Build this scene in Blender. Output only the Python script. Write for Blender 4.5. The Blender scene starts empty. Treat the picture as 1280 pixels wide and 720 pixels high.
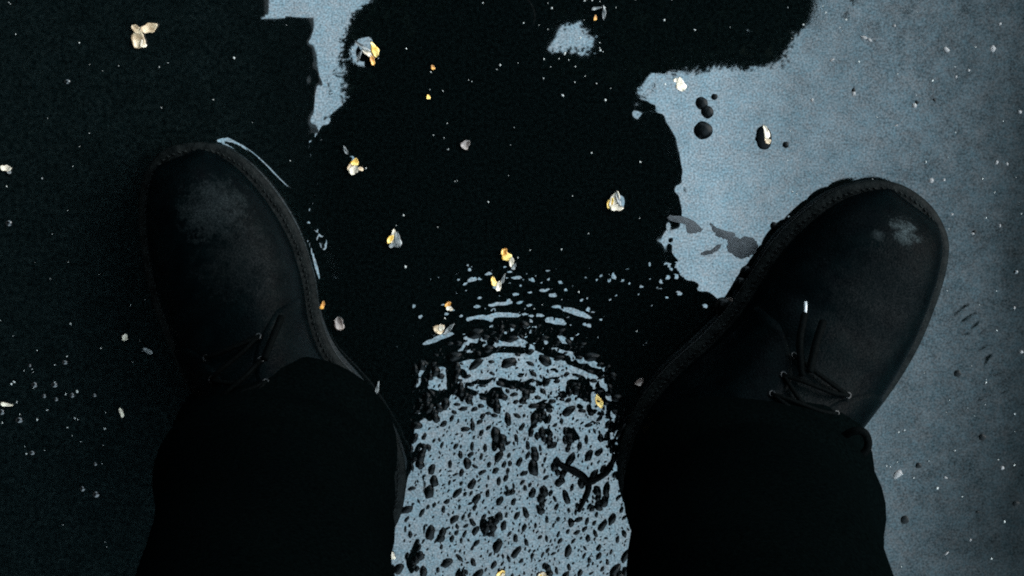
import bpy, bmesh, math, random
import numpy as np
from mathutils import Vector, Matrix

random.seed(11)
rng = np.random.default_rng(11)
scene = bpy.context.scene
col = scene.collection
PI = math.pi

# ------------------------------------------------------------------ camera
CAM_H = 1.5
F = 2775.0                                     # focal length in pixels of a 1280 px wide picture
TILT = math.atan(360.0 / F)                    # leaning a little back towards the feet
cam_d = bpy.data.cameras.new('camera')
cam_d.sensor_width = 36.0
cam_d.lens = F / 1280.0 * 36.0
cam_d.clip_start = 0.002
cam_d.clip_end = 2000.0
cam_d.dof.use_dof = True
cam_d.dof.focus_distance = 1.47
cam_d.dof.aperture_fstop = 64.0
cam = bpy.data.objects.new('camera', cam_d)
cam.location = (0, 0, CAM_H)
cam.rotation_euler = (-TILT, 0, 0)
col.objects.link(cam)
scene.camera = cam

# ------------------------------------------------------------------ sky
SUN_EL, SUN_AZ = math.radians(26), math.radians(70)     # azimuth clockwise from +Y
world = bpy.data.worlds.new('World')
scene.world = world
world.use_nodes = True
wt = world.node_tree
wt.nodes.clear()
wo = wt.nodes.new('ShaderNodeOutputWorld')
wb = wt.nodes.new('ShaderNodeBackground')
sky = wt.nodes.new('ShaderNodeTexSky')
sky.sky_type = 'NISHITA'
sky.sun_disc = False
sky.sun_elevation = SUN_EL
sky.sun_rotation = SUN_AZ
sky.air_density = 1.0
sky.dust_density = 1.0
cl = wt.nodes.new('ShaderNodeTexNoise')
cl.inputs['Scale'].default_value = 7.0
cl.inputs['Detail'].default_value = 6.0
cr = wt.nodes.new('ShaderNodeMapRange')
cr.inputs['From Min'].default_value = 0.25
cr.inputs['From Max'].default_value = 0.8
cr.inputs['To Min'].default_value = 0.84
cr.inputs['To Max'].default_value = 0.97
mixc = wt.nodes.new('ShaderNodeMix')
mixc.data_type = 'RGBA'
mixc.inputs[7].default_value = (2.4, 3.15, 3.6, 1)       # pale cloud deck
wt.links.new(cl.outputs['Fac'], cr.inputs['Value'])
wt.links.new(cr.outputs['Result'], mixc.inputs[0])
wt.links.new(sky.outputs['Color'], mixc.inputs[6])
wt.links.new(mixc.outputs[2], wb.inputs['Color'])
wb.inputs['Strength'].default_value = 0.12
wt.links.new(wb.outputs['Background'], wo.inputs['Surface'])

# ------------------------------------------------------------------ sun behind the clouds
sd = bpy.data.lights.new('sun', 'SUN')
sd.energy = 0.5
sd.angle = math.radians(60)
sd.color = (1.0, 0.99, 0.97)
sun = bpy.data.objects.new('sun', sd)
sdir = Vector((math.sin(SUN_AZ) * math.cos(SUN_EL), math.cos(SUN_AZ) * math.cos(SUN_EL), math.sin(SUN_EL)))
sun.rotation_euler = sdir.to_track_quat('Z', 'Y').to_euler()
sun.location = (3, 1, 8)
col.objects.link(sun)

scene.view_settings.view_transform = 'Standard'
scene.view_settings.look = 'None'
scene.view_settings.gamma = 1.0
scene.view_settings.exposure = 4.0
scene.view_settings.use_curve_mapping = False
scene.cycles.max_bounces = 6
scene.cycles.filter_width = 1.9
scene.cycles.use_denoising = False         # the photograph is grainy; keep the grain

# ------------------------------------------------------------------ layout helpers
_ca, _sa = math.cos(-TILT), math.sin(-TILT)
def G(px, py, z=0.0):
    """the place, at height z, of a spot measured in the photograph"""
    a, b = (px - 640.0) / F, (360.0 - py) / F
    d = (a, b * _ca + _sa, b * _sa - _ca)
    t = (z - CAM_H) / d[2]
    return Vector((d[0] * t, d[1] * t, z))
MPP = 1.0 / 1850.0          # metres of ground per photo pixel

def link(o, parent=None):
    col.objects.link(o)
    if parent is not None:
        o.parent = parent
    return o
def tag(o, label=None, cat=None, group=None, kind=None):
    if label: o['label'] = label
    if cat: o['category'] = cat
    if group: o['group'] = group
    if kind: o['kind'] = kind
    return o
def empty(name, loc=(0, 0, 0), rz=0.0, parent=None):
    o = bpy.data.objects.new(name, None)
    o.empty_display_size = 0.05
    o.location = loc
    o.rotation_euler = (0, 0, rz)
    return link(o, parent)
def mesh_obj(name, verts, faces, mat, parent=None, smooth=True, recalc=True):
    me = bpy.data.meshes.new(name)
    me.from_pydata([tuple(v) for v in verts], [], [tuple(f) for f in faces])
    if recalc:
        bm = bmesh.new(); bm.from_mesh(me)
        bmesh.ops.recalc_face_normals(bm, faces=bm.faces)
        bm.to_mesh(me); bm.free()
    if smooth:
        me.polygons.foreach_set('use_smooth', [True] * len(me.polygons))
    me.materials.append(mat)
    return link(bpy.data.objects.new(name, me), parent)
class MB:
    def __init__(self): self.v, self.f = [], []
    def add(self, vs, fs):
        o = len(self.v)
        self.v += [tuple(v) for v in vs]
        self.f += [tuple(i + o for i in f) for f in fs]
    def box(self, a, b):
        x0, y0, z0 = a; x1, y1, z1 = b
        self.add([(x0,y0,z0),(x1,y0,z0),(x1,y1,z0),(x0,y1,z0),(x0,y0,z1),(x1,y0,z1),(x1,y1,z1),(x0,y1,z1)],
                 [(3,2,1,0),(4,5,6,7),(0,1,5,4),(1,2,6,5),(2,3,7,6),(3,0,4,7)])
    def rings(self, rings, cap0=True, cap1=True, closed=True):
        n = len(rings[0]); vs = [p for r in rings for p in r]; fs = []
        for i in range(len(rings) - 1):
            for j in range(n if closed else n - 1):
                k = (j + 1) % n
                fs.append((i*n+j, i*n+k, (i+1)*n+k, (i+1)*n+j))
        if cap0: fs.append(tuple(range(n))[::-1])
        if cap1: fs.append(tuple(range((len(rings)-1)*n, len(rings)*n)))
        self.add(vs, fs)
    def tube(self, pts, rad, n=8):
        pts = [Vector(p) for p in pts]
        rads = rad if isinstance(rad, (list, tuple)) else [rad] * len(pts)
        up = Vector((0.123, 0.31, 0.94)).normalized(); rr = []
        for i, p in enumerate(pts):
            t = (pts[min(i+1, len(pts)-1)] - pts[max(i-1, 0)]).normalized()
            u = t.cross(up)
            if u.length < 1e-3: u = t.cross(Vector((1, 0, 0)))
            u.normalize(); w = t.cross(u)
            rr.append([p + (u*math.cos(2*PI*k/n) + w*math.sin(2*PI*k/n)) * rads[i] for k in range(n)])
        self.rings(rr)
    def obj(self, name, mat, parent=None, smooth=True, recalc=True):
        return mesh_obj(name, self.v, self.f, mat, parent, smooth, recalc)
def catmull(P, n=8, closed=False):
    P = [Vector(p) for p in P]; out = []; m = len(P)
    for i in range(m if closed else m - 1):
        g = (lambda k: P[k % m]) if closed else (lambda k: P[min(max(k, 0), m - 1)])
        p0, p1, p2, p3 = g(i-1), g(i), g(i+1), g(i+2)
        for s in range(n):
            t = s / n
            out.append(0.5*((2*p1) + (p2-p0)*t + (2*p0-5*p1+4*p2-p3)*t*t + (3*p1-p0-3*p2+p3)*t**3))
    if not closed: out.append(P[-1].copy())
    return out
def interp(x, xs, ys): return float(np.interp(x, xs, ys))
def inside(px, py, poly):
    c = np.zeros(np.shape(px), bool); n = len(poly)
    for i in range(n):
        x0, y0 = poly[i][:2]; x1, y1 = poly[(i+1) % n][:2]
        if y0 == y1: continue
        c ^= ((y0 > py) != (y1 > py)) & (px < (x1-x0)*(py-y0)/(y1-y0)+x0)
    return c
def dist_poly(px, py, poly):
    d = np.full(np.shape(px), 1e9); n = len(poly)
    for i in range(n):
        ax, ay = poly[i][:2]; bx, by = poly[(i+1) % n][:2]
        ex, ey = bx-ax, by-ay; L = ex*ex+ey*ey+1e-18
        t = np.clip(((px-ax)*ex+(py-ay)*ey)/L, 0, 1)
        d = np.minimum(d, np.hypot(px-ax-t*ex, py-ay-t*ey))
    return d

# ------------------------------------------------------------------ materials
def mat_new(name):
    m = bpy.data.materials.new(name); m.use_nodes = True
    nt = m.node_tree
    return m, nt, nt.nodes['Principled BSDF']
def noise(nt, scale, detail=3, rough=0.55, dim='3D', coord='Object'):
    tc = nt.nodes.new('ShaderNodeTexCoord'); n = nt.nodes.new('ShaderNodeTexNoise')
    n.inputs['Scale'].default_value = scale; n.inputs['Detail'].default_value = detail
    n.inputs['Roughness'].default_value = rough
    nt.links.new(tc.outputs[coord], n.inputs['Vector'])
    return n.outputs['Fac']
def mrange(nt, val, a, b, c, d):
    r = nt.nodes.new('ShaderNodeMapRange')
    for k, v in (('From Min', a), ('From Max', b), ('To Min', c), ('To Max', d)): r.inputs[k].default_value = v
    nt.links.new(val, r.inputs['Value']); return r.outputs['Result']
def mth(nt, op, a, b=None):
    m = nt.nodes.new('ShaderNodeMath'); m.operation = op
    for i, x in enumerate((a, b)):
        if x is None: continue
        if isinstance(x, (int, float)): m.inputs[i].default_value = x
        else: nt.links.new(x, m.inputs[i])
    return m.outputs[0]
def ramp2(nt, val, c0, c1, p0=0.3, p1=0.7):
    r = nt.nodes.new('ShaderNodeValToRGB')
    r.color_ramp.elements[0].position = p0; r.color_ramp.elements[0].color = (*c0, 1)
    r.color_ramp.elements[1].position = p1; r.color_ramp.elements[1].color = (*c1, 1)
    nt.links.new(val, r.inputs['Fac']); return r.outputs['Color']
def bump(nt, val, strength, dist, bs):
    b = nt.nodes.new('ShaderNodeBump')
    b.inputs['Strength'].default_value = strength; b.inputs['Distance'].default_value = dist
    nt.links.new(val, b.inputs['Height']); nt.links.new(b.outputs['Normal'], bs.inputs['Normal'])
def simple(name, c0, c1, rough, scale=200, spec=0.5, bs=0.0, bd=0.001, bscale=None, metal=0.0):
    m, nt, b = mat_new(name)
    nt.links.new(ramp2(nt, noise(nt, scale), c0, c1), b.inputs['Base Color'])
    b.inputs['Roughness'].default_value = rough; b.inputs['Specular IOR Level'].default_value = spec
    b.inputs['Metallic'].default_value = metal
    if bs: bump(nt, noise(nt, bscale or scale*2, 4), bs, bd, b)
    return m

def wet_material(name, film):
    """asphalt under water: a smooth water skin where it is deep, a broken, grainy wet skin where it thins out to the right"""
    m, nt, b = mat_new(name)
    tc = nt.nodes.new('ShaderNodeTexCoord'); sx = nt.nodes.new('ShaderNodeSeparateXYZ')
    nt.links.new(tc.outputs['Object'], sx.inputs[0])
    # how thin the water lies: grows towards +x, wandering with broad noise
    wob = mth(nt, 'MULTIPLY', mth(nt, 'SUBTRACT', noise(nt, 7, 3), 0.5), 0.09)
    thin = mrange(nt, mth(nt, 'ADD', sx.outputs[0], wob), 0.14, 0.355, 0.0, 1.0)
    dry = mrange(nt, mth(nt, 'ADD', sx.outputs[0], mth(nt, 'MULTIPLY', wob, 0.6)), 0.205, 0.36, 0.0, 1.0)
    grain = noise(nt, 750, 1, 0.6)                     # image noise put into the reflection, at about a millimetre
    mott = noise(nt, 55, 7, 0.74)
    # wetness = reflecting share
    lvl = mth(nt, 'SUBTRACT', 0.86, mth(nt, 'MULTIPLY', mth(nt, 'POWER', thin, 0.75), 0.79))
    g2 = mth(nt, 'ADD', mrange(nt, grain, 0.25, 0.75, 0.5, 1.5), mth(nt, 'MULTIPLY', mth(nt, 'SUBTRACT', mott, 0.5), mth(nt, 'ADD', 0.75, mth(nt, 'MULTIPLY', thin, 1.6))))
    film = mrange(nt, mth(nt, 'ADD', sx.outputs[1], wob), -0.30, -0.22, 0.76, 1.0)     # only a skin of water over the stones here
    lvl = mth(nt, 'MULTIPLY', mth(nt, 'MULTIPLY', lvl, film), g2)
    nt.links.new(lvl, b.inputs['Specular IOR Level'])
    # grain and cloud tone tinted into the reflection: drifts between neutral and teal in fine patches
    tint = ramp2(nt, mth(nt, 'ADD', mth(nt, 'MULTIPLY', noise(nt, 520, 2, .7), .5), mth(nt, 'MULTIPLY', noise(nt, 80, 5, .7), .5)), (0.72, 0.93, 1.0), (1.0, 0.95, 0.93), .38, .62)
    nt.links.new(tint, b.inputs['Specular Tint'])
    r = mth(nt, 'ADD', 0.012, mth(nt, 'MULTIPLY', dry, 0.15))
    nt.links.new(r, b.inputs['Roughness'])
    b.inputs['IOR'].default_value = 1.5
    c = ramp2(nt, noise(nt, 420, 4, 0.65), (0.0001, 0.0004, 0.0004), (0.0012, 0.0021, 0.0021), 0.35, 0.8)
    c2 = ramp2(nt, noise(nt, 300, 5, 0.75), (0.0002, 0.0008, 0.0009), (0.0042, 0.0066, 0.0064), 0.38, 0.8)   # stones near the surface where the water is shallow
    mc_ = nt.nodes.new('ShaderNodeMix'); mc_.data_type = 'RGBA'
    shal = mth(nt, 'MULTIPLY', mrange(nt, mth(nt, 'ADD', sx.outputs[0], wob), -0.20, -0.12, 1.0, 0.0), mrange(nt, mott, .35, .65, .35, 1.0))
    nt.links.new(shal, mc_.inputs[0]); nt.links.new(c, mc_.inputs[6]); nt.links.new(c2, mc_.inputs[7])
    nt.links.new(mc_.outputs[2], b.inputs['Base Color'])
    bn = nt.nodes.new('ShaderNodeBump')
    bn.inputs['Distance'].default_value = 0.0006
    nt.links.new(mth(nt, 'MULTIPLY', dry, 0.16), bn.inputs['Strength'])
    nt.links.new(mth(nt, 'ADD', noise(nt, 700, 3, 0.7), mth(nt, 'MULTIPLY', noise(nt, 160, 3), 0.5)), bn.inputs['Height'])
    nt.links.new(bn.outputs['Normal'], b.inputs['Normal'])
    return m
M_water = wet_material('puddle_water', True)
M_asphalt = wet_material('wet_asphalt', False)
M_stone = simple('wet_stone', (0.0001, 0.0003, 0.0003), (0.0005, 0.0009, 0.0009), 0.22, 300, 0.055, 0.25, 0.0004, 400)
M_pale = simple('pale_stone', (0.03, 0.032, 0.033), (0.09, 0.08, 0.075), 0.6, 500, 0.4, 0.4, 0.0004)
M_black = simple('black_seed_and_dimple', (0.0008, 0.0012, 0.0013), (0.001, 0.0012, 0.0013), 0.3, 400, 0.04)
M_twig = simple('wet_twig', (0.0001, 0.0002, 0.0002), (0.0005, 0.0006, 0.0006), 0.4, 300, 0.015, 0.6, 0.001, 500)
M_scrap = simple('rotten_leaf', (0.004, 0.005, 0.006), (0.016, 0.018, 0.02), 0.5, 350, 0.35, 0.4, 0.0005)
M_fleck = simple('white_fleck', (0.05, 0.055, 0.055), (0.22, 0.22, 0.2), 0.6, 150)
def petal_mat(name, c0, c1):
    m, nt, b = mat_new(name)
    nt.links.new(ramp2(nt, noise(nt, 190, 2), c0, c1, 0.35, 0.68), b.inputs['Base Color'])
    b.inputs['Roughness'].default_value = 0.45
    b.inputs['Subsurface Weight'].default_value = 0.0
    bump(nt, noise(nt, 700, 2), 0.15, 0.0004, b)
    return m
M_pet = {'y': petal_mat('yellow_petal', (0.42, 0.21, 0.02), (0.5, 0.36, 0.11)),
         'w': petal_mat('white_petal', (0.22, 0.175, 0.13), (0.42, 0.36, 0.27)),
         'c': petal_mat('cream_petal', (0.20, 0.13, 0.07), (0.36, 0.27, 0.17)),
         'o': petal_mat('orange_petal', (0.22, 0.08, 0.01), (0.38, 0.18, 0.02)),
         'p': petal_mat('pink_petal', (0.05, 0.035, 0.03), (0.11, 0.085, 0.07)),
         'g': petal_mat('glassy_petal', (0.015, 0.018, 0.018), (0.10, 0.10, 0.095))}
SCUFF_SHEEN = [(tuple(G(1136,286,.065)), .012, .02), (tuple(G(1100,292,.07)), .005, .008), (tuple(G(268,262,.068)), .024, .006), (tuple(G(300,330,.07)), .03, .0025), (tuple(G(1100,370,.08)), .04, .0018)]  # pale spots painting sky sheen and scuffs onto the leather
# leather
def leather():
    m, nt, b = mat_new('black_leather')
    nt.links.new(ramp2(nt, noise(nt, 60, 4), (0.0001, 0.0003, 0.0004), (0.0003, 0.0009, 0.0010)), b.inputs['Base Color'])
    sc = noise(nt, 38, 5, 0.7)
    nt.links.new(mrange(nt, sc, 0.3, 0.72, 0.17, 0.34), b.inputs['Roughness'])
    nt.links.new(mrange(nt, noise(nt, 900, 2, 0.7), 0.3, 0.7, 0.001, 0.010), b.inputs['Specular IOR Level'])
    for (c, rad, amt) in SCUFF_SHEEN:               # sky sheen painted as pale spots, together with the scuffing
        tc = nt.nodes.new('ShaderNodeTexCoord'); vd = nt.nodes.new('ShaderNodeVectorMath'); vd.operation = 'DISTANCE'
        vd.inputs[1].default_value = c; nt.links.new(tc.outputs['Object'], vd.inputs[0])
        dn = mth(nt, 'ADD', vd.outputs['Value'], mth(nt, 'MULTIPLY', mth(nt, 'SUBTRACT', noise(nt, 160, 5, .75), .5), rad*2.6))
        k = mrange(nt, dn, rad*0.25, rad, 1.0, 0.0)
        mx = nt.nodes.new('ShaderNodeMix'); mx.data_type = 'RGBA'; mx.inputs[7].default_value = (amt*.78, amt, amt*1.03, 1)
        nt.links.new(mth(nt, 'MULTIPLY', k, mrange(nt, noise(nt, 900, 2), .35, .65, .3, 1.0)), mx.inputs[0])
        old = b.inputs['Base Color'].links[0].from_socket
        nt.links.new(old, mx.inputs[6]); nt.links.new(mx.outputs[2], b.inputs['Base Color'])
    h = mth(nt, 'ADD', noise(nt, 700, 3), mth(nt, 'MULTIPLY', noise(nt, 70, 4), 1.6))
    bump(nt, h, 0.35, 0.0012, b)
    return m
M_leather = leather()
M_welt = simple('stitched_welt', (0.0002, 0.0005, 0.0005), (0.0026, 0.0032, 0.0030), 0.5, 200, 0.02, 0.7, 0.001, 420)
M_sole = simple('rubber_sole', (0.001, 0.0012, 0.0012), (0.003, 0.0032, 0.0032), 0.5, 120, 0.25)
M_thread = simple('welt_thread', (0.0006, 0.001, 0.001), (0.004, 0.005, 0.0048), 0.6, 200, 0.03)
M_lace = simple('black_lace', (0.0001, 0.0002, 0.0002), (0.0004, 0.0007, 0.0007), 0.7, 500, 0.008, 0.5, 0.0006, 900)
M_aglet = simple('clear_lace_tip', (0.10, 0.11, 0.11), (0.2, 0.2, 0.2), 0.3, 400)
M_eyelet = simple('dull_eyelet', (0.002, 0.0024, 0.0024), (0.006, 0.006, 0.006), 0.35, 300, 0.5, metal=0.8)
def cloth(name, c):
    m, nt, b = mat_new(name)
    nt.links.new(ramp2(nt, noise(nt, 500, 3), tuple(x*0.5 for x in c), tuple(x*1.5 for x in c)), b.inputs['Base Color'])
    b.inputs['Roughness'].default_value = 0.95; b.inputs['Specular IOR Level'].default_value = 0.0
    bump(nt, noise(nt, 900, 2), 0.4, 0.0006, b)
    return m
M_cloth = cloth('black_cloth', (0.0003, 0.0006, 0.0006))
M_coat = cloth('black_coat', (0.0004, 0.0006, 0.0006))
M_skin = simple('skin', (0.008, 0.005, 0.004), (0.012, 0.008, 0.006), 0.5, 60)
M_hair = simple('dark_hair', (0.004, 0.003, 0.003), (0.01, 0.008, 0.007), 0.5, 300)
M_cam = simple('camera_black', (0.001, 0.001, 0.001), (0.002, 0.002, 0.002), 0.5, 300, 0.05)
M_glass = simple('lens_glass', (0.002, 0.002, 0.004), (0.003, 0.003, 0.005), 0.05, 50)
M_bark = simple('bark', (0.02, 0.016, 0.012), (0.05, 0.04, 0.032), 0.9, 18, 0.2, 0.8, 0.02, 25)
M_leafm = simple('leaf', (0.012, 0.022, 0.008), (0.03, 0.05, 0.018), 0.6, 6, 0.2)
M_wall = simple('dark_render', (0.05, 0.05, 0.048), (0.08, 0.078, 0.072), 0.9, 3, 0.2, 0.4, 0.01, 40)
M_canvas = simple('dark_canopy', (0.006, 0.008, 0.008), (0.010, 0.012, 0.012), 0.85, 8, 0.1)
M_metal = simple('dark_metal', (0.02, 0.022, 0.023), (0.03, 0.032, 0.033), 0.5, 30, 0.4)
M_pane = simple('dark_pane', (0.004, 0.005, 0.006), (0.006, 0.007, 0.008), 0.08, 2, 0.5)

# ------------------------------------------------------------------ boot outlines (on the ground, from the photograph)
WELT_Z = 0.024
BOOT_L = [(240,180),(275,183),(310,204),(345,243),(374,292),(391,345),(400,400),(417,441),(446,476),(480,522),(501,565),(506,605),
          (496,652),(468,684),(428,690),(385,665),(340,615),(290,565),(245,500),(212,430),(190,370),(178,310),(175,255),(184,215),(206,189)]
BOOT_R = [(1095,227),(1050,237),(1010,262),(970,300),(940,343),(913,384),(878,422),(838,458),(802,500),(780,545),(773,590),
          (783,632),(812,666),(858,682),(905,672),(960,640),(1010,600),(1048,566),(1083,528),(1116,485),(1145,437),(1166,388),(1181,340),(1184,300),(1166,262),(1132,235)]
def outline(pts):
    return catmull([G(x, y, WELT_Z) for x, y in pts], 6, closed=True)
OUT_L, OUT_R = outline(BOOT_L), outline(BOOT_R)

# ------------------------------------------------------------------ bumps of the stony strip between the boots
def rand_in(poly, n):
    xs = [p[0] for p in poly]; ys = [p[1] for p in poly]; out = []
    while len(out) < n:
        x = rng.uniform(min(xs), max(xs)); y = rng.uniform(min(ys), max(ys))
        if inside(np.array([x]), np.array([y]), poly)[0]: out.append((x, y))
    return out
STRIP = [(512,470),(560,425),(640,395),(720,420),(770,470),(790,560),(800,760),(480,760),(500,690),(512,600)]
stones = []                                     # px, py, rx, ry, angle  (photo pixels)
def far_enough(x, y, r):
    for s in stones:
        if (s[0]-x)**2 + (s[1]-y)**2 < (0.8*(max(s[2], s[3]) + r))**2: return False
    return True
for (n, lo, hi) in ((90, 5.5, 10.5), (320, 3.6, 6.0), (800, 1.4, 3.0)):
    tries = 0; k = 0
    while k < n and tries < 6000:
        tries += 1
        x, y = rand_in(STRIP, 1)[0]; r = rng.uniform(lo, hi)
        if y > 590: r *= 0.9
        if x < 560 and rng.random() < 0.45: continue
        if not far_enough(x, y, r): continue
        el = rng.uniform(0.62, 1.0)
        if y < 520 and lo > 3: ang = rng.normal(0, 0.5); rx, ry = r*1.15, r*el*0.8
        else: ang = rng.normal(0.35, 0.45); rx, ry = r*el*0.78, r*1.15
        stones.append((x, y, rx, ry, ang)); k += 1
# some lumps lie in touching chains, as broken asphalt does
for _ in range(34):
    x, y = rand_in(STRIP, 1)[0]; a = rng.normal(1.9, 0.5)
    for j in range(rng.integers(2, 5)):
        r = rng.uniform(4.0, 7.5)
        stones.append((x, y, r*0.85, r*1.1, rng.uniform(-.6, .6)))
        x += math.cos(a)*r*1.25; y += math.sin(a)*r*1.25; a += rng.normal(0, .5)
stones = [s for s in stones if s[1] < 755]
# small bumps under the skin of water in front of the strip
fine = []
for _ in range(480):
    t = rng.random()
    x = rng.normal(650, 95); y = 330 + abs(rng.normal(0, 1))*62 + 6*rng.random()
    if y > 520 or x < 470 or x > 880: continue
    fine.append((x, y, rng.uniform(1.3, 3.4), rng.uniform(0.9, 1.9), rng.normal(0, .25), rng.uniform(0.07, 0.28)))
for _ in range(110):                             # along the foot of the right leg
    x = rng.normal(795, 38); y = rng.uniform(330, 560)
    fine.append((x, y, rng.uniform(1.0, 1.9), rng.uniform(1.2, 2.6), rng.normal(-.3, .3), rng.uniform(0.08, 0.26)))
for _ in range(20):                              # long low ripples
    x = rng.uniform(540, 745); y = rng.uniform(372, 465)
    fine.append((x, y, rng.uniform(9, 20), rng.uniform(2.4, 4.4), (x-645)*0.0035 + rng.normal(0, .1), rng.uniform(0.12, 0.30)))
for _ in range(150):                             # dust dents along the edge of the reflection
    t = rng.random(); x = rng.normal(interp(t, [0, .2, .5, .8, 1], [812, 800, 838, 845, 880]), 14); y = 85+300*t
    fine.append((x, y, rng.uniform(3, 8), rng.uniform(3, 8), 0, rng.uniform(-.007, .007)))
for _ in range(70):
    fine.append((rng.normal(396, 9), rng.uniform(40, 300), rng.uniform(2.5, 6), rng.uniform(2.5, 6), 0, rng.uniform(-.006, .006)))
for _ in range(60):
    fine.append((rng.normal(392, 8), rng.uniform(170, 310), rng.uniform(1.3, 3), rng.uniform(1.3, 3), 0, rng.uniform(-.06, .06)))
# things that dimple the water: px, py, radius
DIMPLES = [(955,172,12),(463,66,14),(492,297,12),(768,251,12),(443,206,9),(634,321,9),(621,353,8),(553,411,9),(749,500,6)]

def splat(H, X, Y, cx, cy, rx, ry, ang, amp, power=1.0):
    R = 3.2*max(rx, ry)
    i0, i1 = np.searchsorted(X, cx-R), np.searchsorted(X, cx+R)
    j0, j1 = np.searchsorted(Y, cy-R), np.searchsorted(Y, cy+R)
    if i1 <= i0 or j1 <= j0: return
    dx = X[None, i0:i1]-cx; dy = Y[j0:j1, None]-cy; c, s = math.cos(ang), math.sin(ang)
    u = (dx*c+dy*s)/rx; v = (-dx*s+dy*c)/ry
    H[j0:j1, i0:i1] += amp*np.exp(-0.5*(u*u+v*v)**power)
def smooth_noise(nx, ny, X, Y, wl, seed, amp):
    r = np.random.default_rng(seed); H = np.zeros((ny, nx))
    for _ in range(14):
        a = r.uniform(0, 2*PI); k = 2*PI/(wl*r.uniform(0.6, 1.6)); ph = r.uniform(0, 2*PI)
        H += np.sin(k*(math.cos(a)*X[None, :]+math.sin(a)*Y[:, None])+ph)/k
    return H*amp
def axis(lo, hi, step, far, growth=1.35):
    a = list(np.arange(lo, hi+step/2, step)); s = step; x = a[-1]; hi_ = []
    while x < far: s = min(s*growth, far/6); x += s; hi_.append(x)
    s = step; x = lo; lo_ = []
    while x > -far: s = min(s*growth, far/6); x -= s; lo_.append(x)
    return np.array(lo_[::-1]+a+hi_)
def grid_obj(name, X, Y, Z, mat, keep=None):
    ny, nx = Z.shape
    V = np.empty((ny*nx, 3), np.float32)
    V[:, 0] = np.tile(X, ny); V[:, 1] = np.repeat(Y, nx); V[:, 2] = Z.ravel()
    idx = np.arange(ny*nx).reshape(ny, nx)
    Q = np.stack([idx[:-1, :-1], idx[:-1, 1:], idx[1:, 1:], idx[1:, :-1]], -1).reshape(-1, 4)
    if keep is not None:
        Q = Q[keep.ravel()]
        used = np.unique(Q); remap = np.zeros(ny*nx, np.int64); remap[used] = np.arange(len(used))
        V = V[used]; Q = remap[Q]
    me = bpy.data.meshes.new(name)
    me.vertices.add(len(V)); me.vertices.foreach_set('co', V.ravel())
    me.loops.add(Q.size); me.loops.foreach_set('vertex_index', Q.ravel().astype(np.int32))
    me.polygons.add(len(Q)); me.polygons.foreach_set('loop_start', np.arange(0, Q.size, 4, dtype=np.int32))
    me.update(calc_edges=True)
    me.polygons.foreach_set('use_smooth', np.ones(len(Q), bool))
    me.materials.append(mat)
    return link(bpy.data.objects.new(name, me))

# ------------------------------------------------------------------ water
SHORE = [(-1.3,-1.1),(-0.5,-1.35),(0.12,-1.15),(0.20,-0.7),(0.235,-0.43),(0.26,-0.31),(0.235,-0.21),(0.255,-0.14),(0.225,-0.06),(0.24,0.01),(0.3,0.3),(0.2,0.8),(-0.4,1.2),(-1.1,1.0),(-1.7,0.2)]
SHORE = catmull([(x, y, 0) for x, y in SHORE], 8, closed=True)
X = axis(-0.39, 0.30, 0.00125, 1.9); Y = axis(-0.42, 0.03, 0.00125, 1.5)
H = smooth_noise(len(X), len(Y), X, Y, 0.05, 3, 0.00025) + smooth_noise(len(X), len(Y), X, Y, 0.017, 5, 0.0001)
for (px, py, rx, ry, ang) in stones:
    p = G(px, py); q = rng.uniform(0.10, 0.2)*interp(py, [430, 500, 580], [1.0, 0.6, 0.45])
    splat(H, X, Y, p.x, p.y, rx*1.3*MPP, ry*1.3*MPP, -ang, q*min(rx, ry)*MPP)
for (px, py, rx, ry, ang, sl) in fine:
    p = G(px, py); splat(H, X, Y, p.x, p.y, rx*MPP, ry*MPP, -ang, sl*min(rx, ry)*MPP)
for (px, py, r) in DIMPLES:
    p = G(px, py); splat(H, X, Y, p.x, p.y, r*MPP*.6, r*MPP*.6, 0, 0.0003)
XX, YY = np.meshgrid(X, Y)
near = (abs(XX) < 0.42) & (abs(YY+0.2) < 0.3)
for o_, mc, mk in ((OUT_L, G(384,282), 1.0), (OUT_R, G(1010,250), 0.35)):   # water climbs the sole edge
    d = np.full(XX.shape, 9.0)
    d[near] = dist_poly(XX[near], YY[near], o_); d[inside(XX, YY, o_)] = 0
    H += 0.0012*np.exp(-d/0.0026)*(np.clip(1-np.hypot(XX-mc.x, YY-mc.y)/0.12, 0.05, 1)**.6)*mk*np.clip(.75+.4*np.sin(XX*140+YY*90), .3, 1)
xc = (X[:-1]+X[1:])/2; yc = (Y[:-1]+Y[1:])/2; XC, YC = np.meshgrid(xc, yc)
wig = 0.012*np.sin(XC*61+YC*40)+0.008*np.sin(YC*133-XC*70)+0.004*np.sin(YC*390)
keep = inside(XC+wig, YC+wig*0.6, SHORE)
water = grid_obj('puddle_water', X, Y, H, M_water, keep)
tag(water, kind='structure')

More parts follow.
